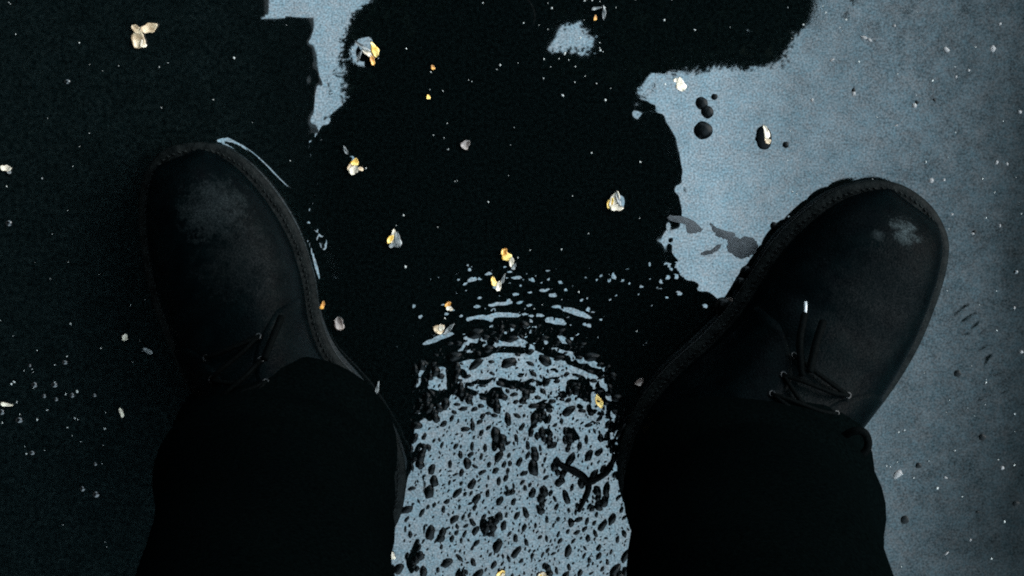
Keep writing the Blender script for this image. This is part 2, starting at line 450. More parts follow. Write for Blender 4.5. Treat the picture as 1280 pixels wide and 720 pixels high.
# ------------------------------------------------------------------ asphalt
X = axis(0.11, 0.40, 0.0013, 120.0, 1.5); Y = axis(-0.42, 0.03, 0.0013, 120.0, 1.5)
XX, YY = np.meshgrid(X, Y)
w2 = 0.012*np.sin(XX*61+YY*40)+0.008*np.sin(YY*133-XX*70)+0.004*np.sin(YY*390)
din = dist_poly(XX+w2, YY+w2*0.6, SHORE)*inside(XX+w2, YY+w2*0.6, SHORE)
H = -0.0003 - np.clip(din-0.012, 0, 0.05)*0.12
r2 = np.random.default_rng(5)
fineband = (XX > 0.1) & (XX < 0.41) & (YY > -0.43) & (YY < 0.04)
Hn = np.zeros_like(H)
for _ in range(2600):
    cx, cy = r2.uniform(0.16, 0.40), r2.uniform(-0.42, 0.03); rr = r2.uniform(0.0018, 0.005)
    splat(Hn, X, Y, cx, cy, rr, rr*r2.uniform(.5, 1), r2.uniform(0, PI), rr*r2.uniform(-0.02, 0.02))
# the broken crust right of the right boot
for (px, py, a) in [(1200,392,.6),(1192,405,-.3),(1212,384,.2),(1222,408,.7),(1206,432,-.4),(1230,438,.5),(1250,470,.3),(1240,498,-.2),(1258,492,.5),(1228,502,.2),(1235,455,1.1),(1215,420,.1)]:
    p = G(px, py); splat(Hn, X, Y, p.x, p.y, 7*MPP, 2.2*MPP, a, 0.0005); splat(Hn, X, Y, p.x+.002, p.y-.003, 6*MPP, 2.4*MPP, a, -0.0004)
H += Hn*fineband
asphalt = grid_obj('ground', X, Y, H, M_asphalt)
tag(asphalt, kind='structure')

# ------------------------------------------------------------------ stones poking through the film
def stone_mesh(seed, nu=13, rows=5):
    r = np.random.default_rng(seed); vs = []; fs = []
    ph = r.uniform(0, 2*PI, 4); am = r.uniform(0.02, 0.075, 4)
    for k in range(rows):
        a = k/(rows)*PI/2
        for j in range(nu):
            t = 2*PI*j/nu
            rad = (1+sum(am[m]*math.sin((m+2)*t+ph[m]) for m in range(4)))*math.cos(a)
            vs.append((rad*math.cos(t), rad*math.sin(t), math.sin(a)*(1+r.uniform(-.08, .08))))
    vs.append((0, 0, 1.0))
    for k in range(rows-1):
        for j in range(nu):
            fs.append((k*nu+j, k*nu+(j+1) % nu, (k+1)*nu+(j+1) % nu, (k+1)*nu+j))
    for j in range(nu): fs.append(((rows-1)*nu+j, (rows-1)*nu+(j+1) % nu, rows*nu))
    return vs, fs
protos = []
for s in range(10):
    vs, fs = stone_mesh(s+40)
    me = bpy.data.meshes.new('stone'); me.from_pydata(vs, [], fs)
    me.polygons.foreach_set('use_smooth', [True]*len(fs)); me.materials.append(M_stone); protos.append((me, vs, fs))
stones.sort(key=lambda s: -s[2]*s[3])
grit = MB()
for i, (px, py, rx, ry, ang) in enumerate(stones):
    p = G(px, py); me, vs, fs = protos[i % 10]
    sc = Vector((rx*MPP, ry*MPP, 0.0009+0.75*min(rx, ry)*MPP))
    if i < 280:
        o = link(bpy.data.objects.new('stone', me), asphalt)
        o.location = (p.x, p.y, -0.0005); o.rotation_euler = (0, 0, -ang); o.scale = sc
    else:
        c, s_ = math.cos(-ang), math.sin(-ang)
        grit.add([(p.x+(v[0]*sc.x*c-v[1]*sc.y*s_), p.y+(v[0]*sc.x*s_+v[1]*sc.y*c), -0.0005+v[2]*sc.z) for v in vs], fs)
tag(grit.obj('grit', M_stone, asphalt), kind='stuff')
# pale aggregate showing in the thin film on the right
PALE = [(1122,593,9),(1080,47,7),(1087,50,5),(1183,62,8),(1118,32,4),(1067,117,5),(1143,132,7),(1164,226,6),(1120,157,4),(1241,61,7),(1250,30,4),(1275,140,4),(1246,203,5),
        (1211,88,4),(1195,96,4),(1259,205,4),(1190,268,4),(1216,292,4),(1180,225,4),(1250,282,4),(1268,385,3),(1183,692,5),(1253,585,5),(1213,675,4),(1182,597,4),(1277,440,4),(1040,75,5),(1015,125,5),(1031,262,4)]
for i, (px, py, r) in enumerate(PALE):
    vs, fs = protos[i % 10][1:]
    me = bpy.data.meshes.new('pale_stone'); me.from_pydata(vs, [], fs); me.polygons.foreach_set('use_smooth', [True]*len(fs)); me.materials.append(M_pale)
    o = link(bpy.data.objects.new('pale_stone', me), asphalt); p = G(px, py)
    o.location = (p.x, p.y, -0.0004); o.rotation_euler = (0, 0, rng.uniform(0, 6)); r *= 0.75 if i else 1
    o.scale = (r*MPP*rng.uniform(.6, 1), r*MPP*rng.uniform(.4, .8), 0.0009+r*MPP*.12)
for i, (px, py, r) in enumerate([(1131,650,8),(1148,582,6),(1270,630,6),(1228,547,6),(1197,467,6),(1222,640,3),(1168,125,3),(1146,128,4),(1067,113,4),(1218,290,4)]):
    me = protos[(i+3) % 10][0]; o = link(bpy.data.objects.new('stone', me), asphalt); p = G(px, py)
    o.location = (p.x, p.y, -0.0004); o.scale = (r*MPP*rng.uniform(.6, .9), r*MPP*rng.uniform(.5, .8), 0.0009); o.rotation_euler = (0, 0, rng.uniform(0, 6))

# ------------------------------------------------------------------ the person
person = empty('person', (0, -0.3, 0))
tag(person, 'person in black trousers and black leather boots standing astride in the puddle', 'person')
def child(o):                                  # keep world coordinates under the person
    o.matrix_parent_inverse = Matrix.Translation((0, 0.3, 0)); return o

class Boot:
    def __init__(self, out, px_heel, px_toe, side):
        self.out = [Vector((p.x, p.y, 0)) for p in out]; self.side = side
        h, t = G(*px_heel, WELT_Z), G(*px_toe, WELT_Z); h.z = t.z = 0
        self.ax = (t-h).normalized(); self.lat = Vector((self.ax.y, -self.ax.x, 0)); self.o = h
        vs = [(p-h).dot(self.ax) for p in self.out]; us = [(p-h).dot(self.lat) for p in self.out]
        self.v0, self.v1 = min(vs), max(vs); self.L = self.v1-self.v0
        self.st = np.linspace(self.v0+1e-4, self.v1-1e-4, 160); self.lo = []; self.hi = []
        n = len(vs)
        for v in self.st:
            c = []
            for i in range(n):
                a, b = vs[i], vs[(i+1) % n]
                if (a-v)*(b-v) <= 0 and a != b: c.append(us[i]+(v-a)/(b-a)*(us[(i+1) % n]-us[i]))
            self.lo.append(min(c)); self.hi.append(max(c))
    def sec(self, v): return interp(v, self.st, self.lo), interp(v, self.st, self.hi)
    def P(self, d, a, off=0.0):
        """point on the upper: d metres back from the toe tip, a = 0..pi over the arch"""
        inset = 0.0072
        dd = inset + d*(self.L-2*inset)/self.L
        v = self.v1-dd; lo, hi = self.sec(v)
        c, r = (lo+hi)/2, max((hi-lo)/2-inset, 0.0)
        back = self.L-dd
        e = (1-max(0, 1-(dd-inset)/0.05)**2.4)**0.5 if dd > inset else 0.0
        e2 = (1-max(0, 1-(back-inset)/0.035)**2.4)**0.5 if back > inset else 0.0
        Hh = interp(dd, [0, .03, .07, .10, .13, .16, .19, .23, .27, .31], [.036, .041, .047, .055, .070, .092, .120, .135, .130, .12])*e*e2
        shaft = min(1, max(0, (dd-0.12)/0.06))
        ca, sa = math.cos(a), math.sin(a)
        pw = 0.78
        u = c + (r+off)*math.copysign(abs(ca)**pw, ca)
        k = max(0.0, (Hh-0.05)/0.09)
        # the arch narrows as it rises towards the ankle
        narrow = 1-0.34*shaft*k*sa**1.2
        u = c + (u-c)*narrow
        # slight crease waves over the vamp
        w = 0.0011*math.sin(dd*190+ca*2.1)*math.exp(-((dd-0.105)/0.022)**2)*sa
        z = 0.030 + (Hh+off)*abs(sa)**0.82 + w
        q = self.o + self.ax*v + self.lat*u
        return Vector((q.x, q.y, z))
    def offset_out(self, k):
        n = len(self.out); res = []
        for i in range(n):
            t = (self.out[(i+1) % n]-self.out[i-1]).normalized(); nn = Vector((t.y, -t.x, 0))
            res.append(self.out[i]+nn*k*self.sg)
        return res
    def build(self):
        out = self.out; n = len(out)
        area = sum(out[i].x*out[(i+1) % n].y-out[(i+1) % n].x*out[i].y for i in range(n))
        self.sg = 1 if area > 0 else -1
        root = child(empty('boot', (0, 0, 0), 0, person))
        root['label'] = 'black leather lace-up boot with a stitched welt'
        # sole slab and welt
        def slab(z0, z1, ks):
            m = MB(); rr = []
            for z, k in zip(np.linspace(z0, z1, len(ks)), ks):
                rr.append([(p.x, p.y, z) for p in self.offset_out(k)])
            m.rings(rr); return m
        slab(-0.004, 0.0195, [-.003, -.0016, -.0012, -.002]).obj('sole', M_sole, root)
        w = MB(); rr = []
        prof = [(-.0012, .0200), (0.0006, .0210), (0.0009, .0235), (-.0002, .0256), (-.0030, .0266), (-.0060, .0266), (-.0085, .0285), (-.0105, .0275)]
        for k, z in prof:
            ring = []
            for i, p in enumerate(self.offset_out(k)):
                ring.append((p.x, p.y, z + (0.0004*math.sin(i*1.9)+0.0003*math.sin(i*0.7) if k < 0 else 0)))
            rr.append(ring)
        w.rings(rr, False, False); w.obj('welt', M_welt, root)
        # stitches, one small raised thread each, around the welt
        ring = [Vector((p.x, p.y, 0.0266)) for p in self.offset_out(-0.0042)]
        L = [0.0]
        for i in range(n): L.append(L[-1]+(ring[(i+1) % n]-ring[i]).length)
        m = MB(); s = 0.0
        rx = [p.x for p in ring]+[ring[0].x]; ry = [p.y for p in ring]+[ring[0].y]
        while s < L[-1]-0.004:
            a = Vector((interp(s, L, rx), interp(s, L, ry), .0268)); b = Vector((interp(s+.0026, L, rx), interp(s+.0026, L, ry), .0268))
            t = (b-a).normalized(); nn = Vector((t.y, -t.x, 0))*0.0006
            a2, b2 = a-nn, b+nn
            m.tube([a2, (a2+b2)/2+Vector((0, 0, .0007)), b2], [.0004, .0007, .0004], 5); s += 0.0040
        m.obj('stitching', M_thread, root)
        # upper
        nd, na = 90, 40; V = []; Fc = []
        for i in range(nd+1):
            for j in range(na+1): V.append(self.P(self.L*i/nd, PI*j/na))
        for i in range(nd):
            for j in range(na):
                Fc.append((i*(na+1)+j, i*(na+1)+j+1, (i+1)*(na+1)+j+1, (i+1)*(na+1)+j))
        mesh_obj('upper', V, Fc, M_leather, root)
        # the two quarters, a raised flap of leather on each side that carries the laces
        for sgn in (0, 1):
            V = []; Fc = []; nn_, mm = 40, 16
            for i in range(nn_+1):
                d = 0.118+(self.L-0.02-0.118)*i/nn_
                a_top = PI/2-0.16-0.55*max(0, 1-(d-0.118)/0.03)**2
                a_low = 0.02+0.30*max(0, 1-(d-0.118)/0.05)
                for j in range(mm+1):
                    a = a_low+(a_top-a_low)*j/mm
                    o_ = 0.0019 if 0 < j < mm and 0 < i else -0.0012
                    V.append(self.P(d, a if sgn == 0 else PI-a, o_))
            for i in range(nn_):
                for j in range(mm): Fc.append((i*(mm+1)+j, i*(mm+1)+j+1, (i+1)*(mm+1)+j+1, (i+1)*(mm+1)+j))
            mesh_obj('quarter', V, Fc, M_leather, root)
        # laces zigzagging over the tongue, eyelets
        for k in range(4):
            d = 0.130+0.014*k
            for a in (PI/2-0.30, PI/2+0.30):
                e = MB(); c = self.P(d, a, 0.003); q = 8
                t1 = (self.P(d+.002, a, .003)-c).normalized(); t2 = (self.P(d, a+.03, .003)-c).normalized()
                e.tube([c+(t1*math.cos(2*PI*i/q)+t2*math.sin(2*PI*i/q))*0.0021 for i in range(q+1)], 0.0007, 5); e.obj('eyelet', M_eyelet, root)
        for k in range(4):
            d = 0.130+0.014*k; m = MB()
            m.tube(catmull([self.P(d+(0.007 if k % 2 else 0)*(1-abs(t)), PI/2+t*0.30, 0.0035+0.002*(1-t*t)) for t in (-1, -.5, 0, .5, 1)], 4), 0.0016, 6); m.obj('lace', M_lace, root)
            m = MB()
            m.tube(catmull([self.P(d+0.014*(t+1)/2, PI/2+t*0.28, 0.004+0.003*(1-t*t)) for t in (-1, -.4, .4, 1)], 4), 0.0015, 6); m.obj('lace', M_lace, root)
        return root
bl = Boot(OUT_L, (450, 672), (240, 180), -1); root_l = bl.build(); root_l['label'] = 'black boot with a wide sheen over its toe, under the canopy side'
br = Boot(OUT_R, (820, 655), (1140, 235), 1); root_r = br.build(); root_r['label'] = 'black boot with a painted bright sheen and scuff on its toe cap'
# loose lace ends and the pull loop of the bright-toed boot
def on(px, py, z): return G(px, py, z)
m = MB(); m.tube(catmull([on(1003,470,.115), on(1000,430,.107), on(1004,402,.100), on(1006,393,.096)], 5), .0024, 7); m.obj('lace', M_lace, root_r)
m = MB(); m.tube([on(1006,396,.0965), on(1007,386,.0955), on(1007,377,.094)], .0011, 6); m.obj('lace_tip', M_aglet, root_r)
m = MB(); m.tube(catmull([on(1012,465,.115), on(1020,430,.108), on(1029,402,.098)], 6), .0027, 7); m.obj('lace', M_lace, root_r)
m = MB(); m.tube(catmull([on(1050,548,.14), on(1066,539,.148), on(1079,540,.149), on(1085,551,.148), on(1083,563,.148), on(1072,571,.147), on(1056,572,.14)], 5), .0026, 7); m.obj('pull_loop', M_lace, root_r)
m = MB(); m.tube(catmull([on(352,396,.10), on(340,425,.112), on(330,450,.118)], 5), .0024, 7); m.obj('lace', M_lace, root_l)

# trousers: two legs and a seat, one garment
tr = MB()
def leg_rings(side):
    if side < 0: a, b = G(348,588,.10), G(337,722,.38)
    else: a, b = G(938,612,.10), G(947,722,.38)
    ra, rb = (.069, .0615) if side < 0 else (.073, .063)
    cen = [(0.085, a.x, a.y, ra*1.02), (0.10, a.x, a.y, ra*1.03), (0.14, a.x*.99, a.y-.003, ra*1.0), (.20, a.x*.96, a.y-.004, ra*.95),
           (.28, a.x*.4+b.x*.6, a.y*.4+b.y*.6, ra*.4+rb*.6), (.38, b.x, b.y, rb), (.5, b.x*.92, -.296, .062), (.6, b.x*.86, -.300, .064), (.75, b.x*.78-.004, -.296, .070), (.86, b.x*.70-.008, -.28, .076), (.94, b.x*.66-.010, -.27, .078)]
    zs = [c[0] for c in cen]; rr = []; ph = rng.uniform(0, 6)
    for z in np.concatenate([np.linspace(.085, .5, 60), np.linspace(.52, .94, 24)]):
        cx, cy, r = (interp(z, zs, [c[i] for c in cen]) for i in (1, 2, 3))
        ring = []
        for k in range(48):
            t = 2*PI*k/48
            fold = .005*math.sin(z*70+2.2*math.sin(t+ph)+ph)*max(0, 1-(z-.08)/.25)+.002*math.sin(3*t+z*20+ph)
            rad = r*(1+.05*math.cos(2*t))+fold
            ring.append((cx+rad*math.cos(t), cy+rad*math.sin(t), z+(.012*math.sin(t+PI)*(1 if z < .1 else 0))))
        rr.append(ring)
    return rr
for s in (-1, 1): tr.rings(leg_rings(s), False, True)
cy = -0.268
ux = -0.025                                     # the trunk leans a little over one foot
rr = []
for z, hw, hd in ((.875, .02, .03), (.89, .09, .06), (.91, .140, .095), (.95, .158, .108), (1.0, .160, .104), (1.04, .155, .095)):
    rr.append([(ux*.6+hw*math.cos(2*PI*k/40), cy-.016+hd*math.sin(2*PI*k/40), z) for k in range(40)])
tr.rings(rr)
child(tr.obj('trousers', M_cloth, person))

# body: head, neck, trunk, arms with hands, one continuous skinned figure
def skin_obj(name, chains, mat, parent, levels=2):
    V = []; E = []; R = []; key = {}
    for ch in chains:
        prev = None
        for (p, r) in ch:
            k = tuple(round(c, 4) for c in p)
            if k not in key: key[k] = len(V); V.append(p); R.append(r)
            i = key[k]
            if prev is not None: E.append((prev, i))
            prev = i
    me = bpy.data.meshes.new(name); me.from_pydata(V, E, [])
    o = link(bpy.data.objects.new(name, me), parent)
    sk = o.modifiers.new('skin', 'SKIN'); sk.use_smooth_shade = True
    for i, sv in enumerate(me.skin_vertices[0].data):
        sv.radius = R[i] if isinstance(R[i], tuple) else (R[i], R[i]); sv.use_root = (i == 0)
    sb = o.modifiers.new('sub', 'SUBSURF'); sb.levels = sb.render_levels = levels
    me.materials.append(mat); return o
chains = [[((ux, cy, .98), .075), ((ux, cy, 1.15), .08), ((ux, cy, 1.34), .085), ((ux, cy+.02, 1.46), .06), ((ux, cy+.05, 1.53), .05), ((ux, -.195, 1.60), .075), ((ux, -.165, 1.66), .085), ((ux, -.145, 1.73), .06)]]
hub_l, hub_r = (-.078, -.045, 1.50), (.035, -.142, 1.42)
# one hand holds the camera, the other rests on the chest
chains.append([((ux, cy, 1.34), .085), ((ux-.165, cy, 1.40), .052), ((ux-.16, -.20, 1.29), .044), ((ux-.122, -.145, 1.18), .038), ((-.108, -.085, 1.31), .033), ((-.085, -.05, 1.44), .025), (hub_l, .026)])
for k in range(4):
    y0 = -.06+.017*k
    chains.append([(hub_l, .026), ((-.070, y0, 1.535+.004*k), .0095), ((-.053, y0+.004, 1.556), .0085), ((-.030, y0+.004, 1.5665), .0075)])
chains.append([(hub_l, .026), ((-.064, -.075, 1.515), .0095), ((-.046, -.083, 1.535), .0085)])
chains.append([((ux, cy, 1.34), .085), ((ux+.165, cy, 1.40), .052), ((ux+.16, -.19, 1.29), .044), ((ux+.122, -.145, 1.19), .038), ((ux+.098, -.14, 1.28), .033), ((.052, -.14, 1.37), .025), (hub_r, .026)])
for k in range(4):
    z0 = 1.405+.017*k
    chains.append([(hub_r, .026), ((.008, -.140, z0), .0095), ((-.018, -.143, z0+.004), .0085), ((-.038, -.150, z0+.004), .0075)])
chains.append([(hub_r, .026), ((.035, -.136, 1.462), .0095), ((.020, -.138, 1.482), .0085)])
body = child(skin_obj('body', chains, M_skin, person))
for s in (0, 1):                               # black gloves, added to hide lit skin in the reflection
    hand = [[(p, r+.006) for p, r in ch] for ch in chains[2+6*s:7+6*s]]
    hand.append([((chains[1+6*s][-2][0]), .030), (chains[1+6*s][-1][0], .0295)])
    child(skin_obj('added_glove', hand, M_coat, person))
# coat over trunk and arms
ct = MB(); rr = []
for z, hw, hd in ((.93, .165, .092), (.95, .172, .097), (1.0, .182, .098), (1.1, .195, .10), (1.2, .205, .105), (1.3, .207, .108), (1.38, .195, .10), (1.43, .15, .085), (1.47, .09, .075), (1.53, .075, .072)):
    rr.append([(ux*(.6 if z < 1 else 1)+hw*math.copysign(abs(math.cos(2*PI*k/40))**.85, math.cos(2*PI*k/40)), cy-.004+hd*math.copysign(abs(math.sin(2*PI*k/40))**.9, math.sin(2*PI*k/40)), z+.004*math.sin(3*2*PI*k/40)) for k in range(40)])
ct.rings(rr)
for q in ([(ux-.12, cy, 1.405), (ux-.175, cy+.005, 1.395), (ux-.166, -.20, 1.29), (ux-.128, -.150, 1.18), (ux-.112, -.13, 1.19), (-.108, -.085, 1.31), (-.088, -.05, 1.43)],
          [(ux+.12, cy, 1.405), (ux+.175, cy+.005, 1.395), (ux+.172, -.20, 1.29), (ux+.128, -.150, 1.19), (ux+.115, -.142, 1.20), (ux+.098, -.14, 1.28), (.052, -.14, 1.37)]):
    q = catmull(q, 6)
    ct.tube(q, [interp(t, [0, .2, .4, .55, .7, 1], [.05, .066, .06, .052, .048, .036])*(1+.03*math.sin(t*40)) for t in np.linspace(0, 1, len(q))], 16)
coat = child(ct.obj('coat', M_coat, person))
# hood and a little face on the head
def ellipsoid(m, c, r, nu=20, nv=14, cond=None):
    rr = []
    for i in range(1, nv):
        a = PI*i/nv
        rr.append([(c[0]+r[0]*math.sin(a)*math.cos(2*PI*k/nu), c[1]+r[1]*math.sin(a)*math.sin(2*PI*k/nu), c[2]+r[2]*math.cos(a)) for k in range(nu)])
    m.rings(rr)
m = MB(); ellipsoid(m, (ux, -.19, 1.70), (.088, .10, .095)); child(m.obj('hair', M_hair, person))
m = MB(); ellipsoid(m, (ux, -.165, 1.575), (.092, .118, .095)); child(m.obj('added_scarf', M_coat, person))  # black wrap added to hide the lit face and neck in the reflection
m = MB(); ellipsoid(m, (ux, -.079, 1.645), (.013, .02, .016), 10, 8); child(m.obj('nose', M_skin, person))
for s in (-1, 1):
    m = MB(); ellipsoid(m, (ux+s*.032, -.09, 1.675), (.013, .012, .008), 10, 8); child(m.obj('eye', M_glass, person))
    m = MB(); ellipsoid(m, (ux+s*.083, -.18, 1.66), (.012, .02, .03), 10, 8); child(m.obj('ear', M_skin, person))
# the camera in the hands
held = empty('handheld_camera', (0, -.03, 1.53))
tag(held, 'small black camera held in both hands above the puddle', 'camera')
def hchild(o): o.matrix_parent_inverse = Matrix.Translation((0, .03, -1.53)); return o
m = MB(); m.box((-.064, -.085, 1.531), (.046, .012, 1.56)); hchild(m.obj('camera_body', M_cam, held, smooth=False))
m = MB(); m.rings([[(.03*f*math.cos(2*PI*k/28), -.02+.03*f*math.sin(2*PI*k/28), z) for k in range(28)] for f, z in ((.93, 1.506), (1, 1.508), (1, 1.522), (.9, 1.523), (.9, 1.5305))]); hchild(m.obj('lens', M_cam, held))

# ------------------------------------------------------------------ petals and small things on the water
def petal(name, L, W, curl, cup, mat, parent=None, seed=0, thick=0.00035):
    r = np.random.default_rng(seed); nu, nv = 9, 7; V = []; Fc = []
    j1, j2 = r.uniform(0, 6, 2); tw = r.normal(0, .35)
    for side in (0, 1):
        for i in range(nu):
            t = i/(nu-1); w = W/2*(math.sin(PI*min(1, t**.75*0.96+.03))**.7+.04)*(1+.16*math.sin(t*7+j1)+.10*math.sin(t*15+j2))
            for j in range(nv):
                s = -1+2*j/(nv-1)
                x = w*s+L*.10*math.sin(t*2.4+j2); y = L*(t-.5)
                z = cup*W*(s*s)*.5+curl*L*(t-.45)**2+tw*s*w*(t-.4)+.03*L*math.sin(4*t+2*s+j1)
                V.append((x, y, z+side*thick))
    n = nu*nv
    for i in range(nu-1):
        for j in range(nv-1):
            a = i*nv+j; Fc.append((a, a+1, a+nv+1, a+nv)); b = a+n; Fc.append((b, b+nv, b+nv+1, b+1))
    edge = [j for j in range(nv)]+[i*nv+nv-1 for i in range(1, nu)]+[(nu-1)*nv+j for j in range(nv-2, -1, -1)]+[i*nv for i in range(nu-2, 0, -1)]
    for k in range(len(edge)):
        a, b = edge[k], edge[(k+1) % len(edge)]; Fc.append((a, a+n, b+n, b))
    zmin = min(v[2] for v in V)
    V = [(v[0], v[1], v[2]-zmin) for v in V]
    return mesh_obj(name, V, Fc, mat, parent)
# (label, px, py, [(dx, dy, length, width, angle deg, colour, curl)])
BLOSSOMS = [
 ('pair of dry cream petals on the dark ground beyond the sheened boot toe', 179, 42, [(-6,6,24,17,20,'c',.5),(8,-8,22,12,60,'c',.7),(-8,-6,13,10,-30,'c',.4),(0,12,10,8,10,'w',.3)]),
 ('open yellow blossom with a curved clear rim, floating near the sky gap', 463, 66, [(4,-4,20,8,-12,'y',.9),(-4,-1,15,6,-60,'w',.6),(2,9,13,6,-25,'o',.5),(-9,-9,24,4,-50,'g',.2),(-12,4,18,3.5,25,'g',.2)]),
 ('ragged yellow and white blossom beside the edge of the sky gap', 443, 207, [(1,-5,10,9,10,'y',.5),(0,6,13,11,70,'w',.6),(-5,2,9,7,30,'c',.4),(-10,-20,12,3.5,-30,'g',.3),(8,4,7,5,-50,'c',.4)]),
 ('white blossom with yellow heart and a clear rounded outer petal', 492, 297, [(0,-1,20,9,15,'w',.6),(-3,2,13,6,35,'y',.5),(6,2,20,9,-15,'g',.4),(0,10,12,6,85,'g',.3)]),
 ('teardrop white blossom with yellow streak floating opposite the bright-toed boot', 768, 251, [(0,-2,22,11,8,'w',.6),(-4,3,15,7,30,'y',.5),(3,9,16,9,80,'w',.4),(6,-3,20,4,-12,'g',.3)]),
 ('yellow blossom with trailing white tip, the upper of two close together', 634, 321, [(-1,-3,16,11,-25,'y',.6),(-4,-7,10,8,50,'o',.4),(6,6,13,6,-10,'w',.6),(9,12,9,5,20,'g',.3)]),
 ('yellow and white blossom beside the tail of a larger yellow one', 621, 354, [(-3,-3,13,7,-20,'y',.6),(2,3,13,7,25,'w',.5),(9,-6,14,3.5,10,'g',.4)]),
 ('round cream petal with a clear crescent at its side', 552, 411, [(-2,0,14,12,40,'c',.4),(-1,-2,9,7,-10,'w',.3),(9,0,20,5,55,'g',.3)]),
 ('curled white petal with orange tip in a dark dimple', 956, 170, [(0,-5,18,7,-15,'w',.9),(3,6,9,6,-35,'c',.6)]),
 ('bright white three cornered petal on the sky reflection', 852, 103, [(0,2,18,11,-10,'w',.5),(-6,-2,9,5,80,'w',.4)]),
 ('curled clear petal with an orange base among the foliage gaps', 750, 18, [(4,-2,18,4,-10,'g',.5),(-4,-7,13,3.5,70,'g',.4),(-6,4,7,4,0,'o',.3)]),
 ('yellow blossom lying on the stony strip close to a paler one', 626, 717, [(0,0,13,10,60,'y',.5),(3,2,8,6,0,'c',.4)]),
 ('pale yellow blossom lying on the stony strip between the trouser legs', 679, 718, [(0,1,13,9,70,'c',.5),(-4,2,8,6,20,'y',.4)]),
 ('small orange and white petal at the upper edge of the ripples', 561, 383, [(-1,-3,9,6,70,'o',.4),(1,3,9,6,90,'w',.4)]),
 ('small white petal with bluish shadow far out under the canopy', 8, 210, [(0,0,14,8,80,'w',.5),(4,3,8,5,30,'g',.3)]),
]
for bi, (lab, px, py, pts) in enumerate(BLOSSOMS):
    p = G(px, py); root = empty('fallen_blossom', (p.x, p.y, 0.0006)); tag(root, lab, 'blossom', 'blossoms fallen in the puddle')
    for k, (dx, dy, L, W, ang, c, curl) in enumerate(pts):
        o = petal('petal', L*MPP, W*MPP, curl*.45, .18, M_pet[c], root, bi*17+k)
        o.location = (dx*MPP, -dy*MPP, .0002+.0004*k); o.rotation_euler = (0, rng.normal(0, .1), math.radians(-ang))
SINGLE = [
 ('small pinkish petal floating alone in the dark reflection', 583, 181, 13, 11, 40, 'p'),
 ('narrow bright yellow petal beside the ripples at the bright-toed boot side', 749, 501, 19, 8, -10, 'y'),
 ('pale pinkish crumb of petal between ripples and black trouser leg', 799, 477, 11, 9, 20, 'p'),
 ('tiny orange petal beside the sheened boot instep', 403, 381, 11, 5, 10, 'o'),
 ('grey crumpled petal beside the sheened boot instep', 425, 404, 17, 13, 0, 'p'),
 ('slim clear petal lying beside the heel of the sheened boot', 471, 484, 18, 4, 25, 'g'),
 ('tiny yellow petal crumb farther from the open yellow blossom', 535, 121, 6, 5, 0, 'y'),
 ('tiny orange yellow petal crumb nearer the open yellow blossom', 541, 84, 6, 5, 0, 'o'),
 ('white petal fragment with pointed ends on dark ground', 156, 421, 9, 7, 40, 'w'),
 ('narrow bluish white petal fragment on dark ground', 185, 438, 13, 6, -50, 'g'),
 ('slim white petal lying alone beside the black trouser leg', 152, 515, 13, 5, -30, 'w'),
 ('long white petal strip among bubbles on dark ground', 9, 505, 16, 5, 85, 'w'),
 ('brownish petal crumb on dark debris beside the bright-toed boot', 912, 377, 12, 10, 30, 'p'),
 ('white crumb of petal at the heel of the sheened boot', 491, 694, 10, 8, 10, 'w'),
]
for k, (lab, px, py, L, W, ang, c) in enumerate(SINGLE):
    p = G(px, py); o = petal('fallen_petal', L*MPP, W*MPP, .25, .2, M_pet[c], None, 400+k)
    o.location = (p.x, p.y, .0008); o.rotation_euler = (0, 0, math.radians(-ang)); tag(o, lab, 'petal', 'single petals on the water')

# round black seeds
def blob(name, r, mat, seed, flat=.6):
    rg = np.random.default_rng(seed); m = MB(); rr = []; ph = rg.uniform(0, 6, 3)
    for i in range(1, 9):
        a = PI*i/9
        rr.append([(r*math.sin(a)*math.cos(2*PI*k/18)*(1+.06*math.sin(2*2*PI*k/18+ph[0])), r*math.sin(a)*math.sin(2*PI*k/18)*(1+.05*math.sin(3*2*PI*k/18+ph[1])), r*flat*math.cos(a)) for k in range(18)])
    m.rings(rr); return m.obj(name, mat)
for k, (lab, px, py, r) in enumerate([
  ('round black seed touching another, the one nearer the leafy reflection', 877, 129, 8), ('round black seed touching another, the one nearer a lone large seed', 884, 140, 8),
  ('large lone round black seed floating on the sky reflection', 879, 163, 11.5), ('tiny black seed beside two touching black seeds', 893, 121, 4),
  ('small dark seed near the bright boot toe on sky reflection', 967, 282, 4.5), ('small dark seed near the white petal in its dark dimple', 982, 181, 4)]):
    p = G(px, py); o = blob('seed', r*MPP, M_black, k); o.location = (p.x, p.y, .001); tag(o, lab, 'seed', 'black seeds on the water')
# black disc standing in for the dark reflection in the dimple around the petal
p = G(955, 173); o = blob('scrap_or_dimple', 13*MPP, M_black, 77, .12); o.scale = (.8, 1.15, 1); o.location = (p.x, p.y, .0006); tag(o, 'black disc as painted dark dimple under a curled white petal', 'leaf scrap')
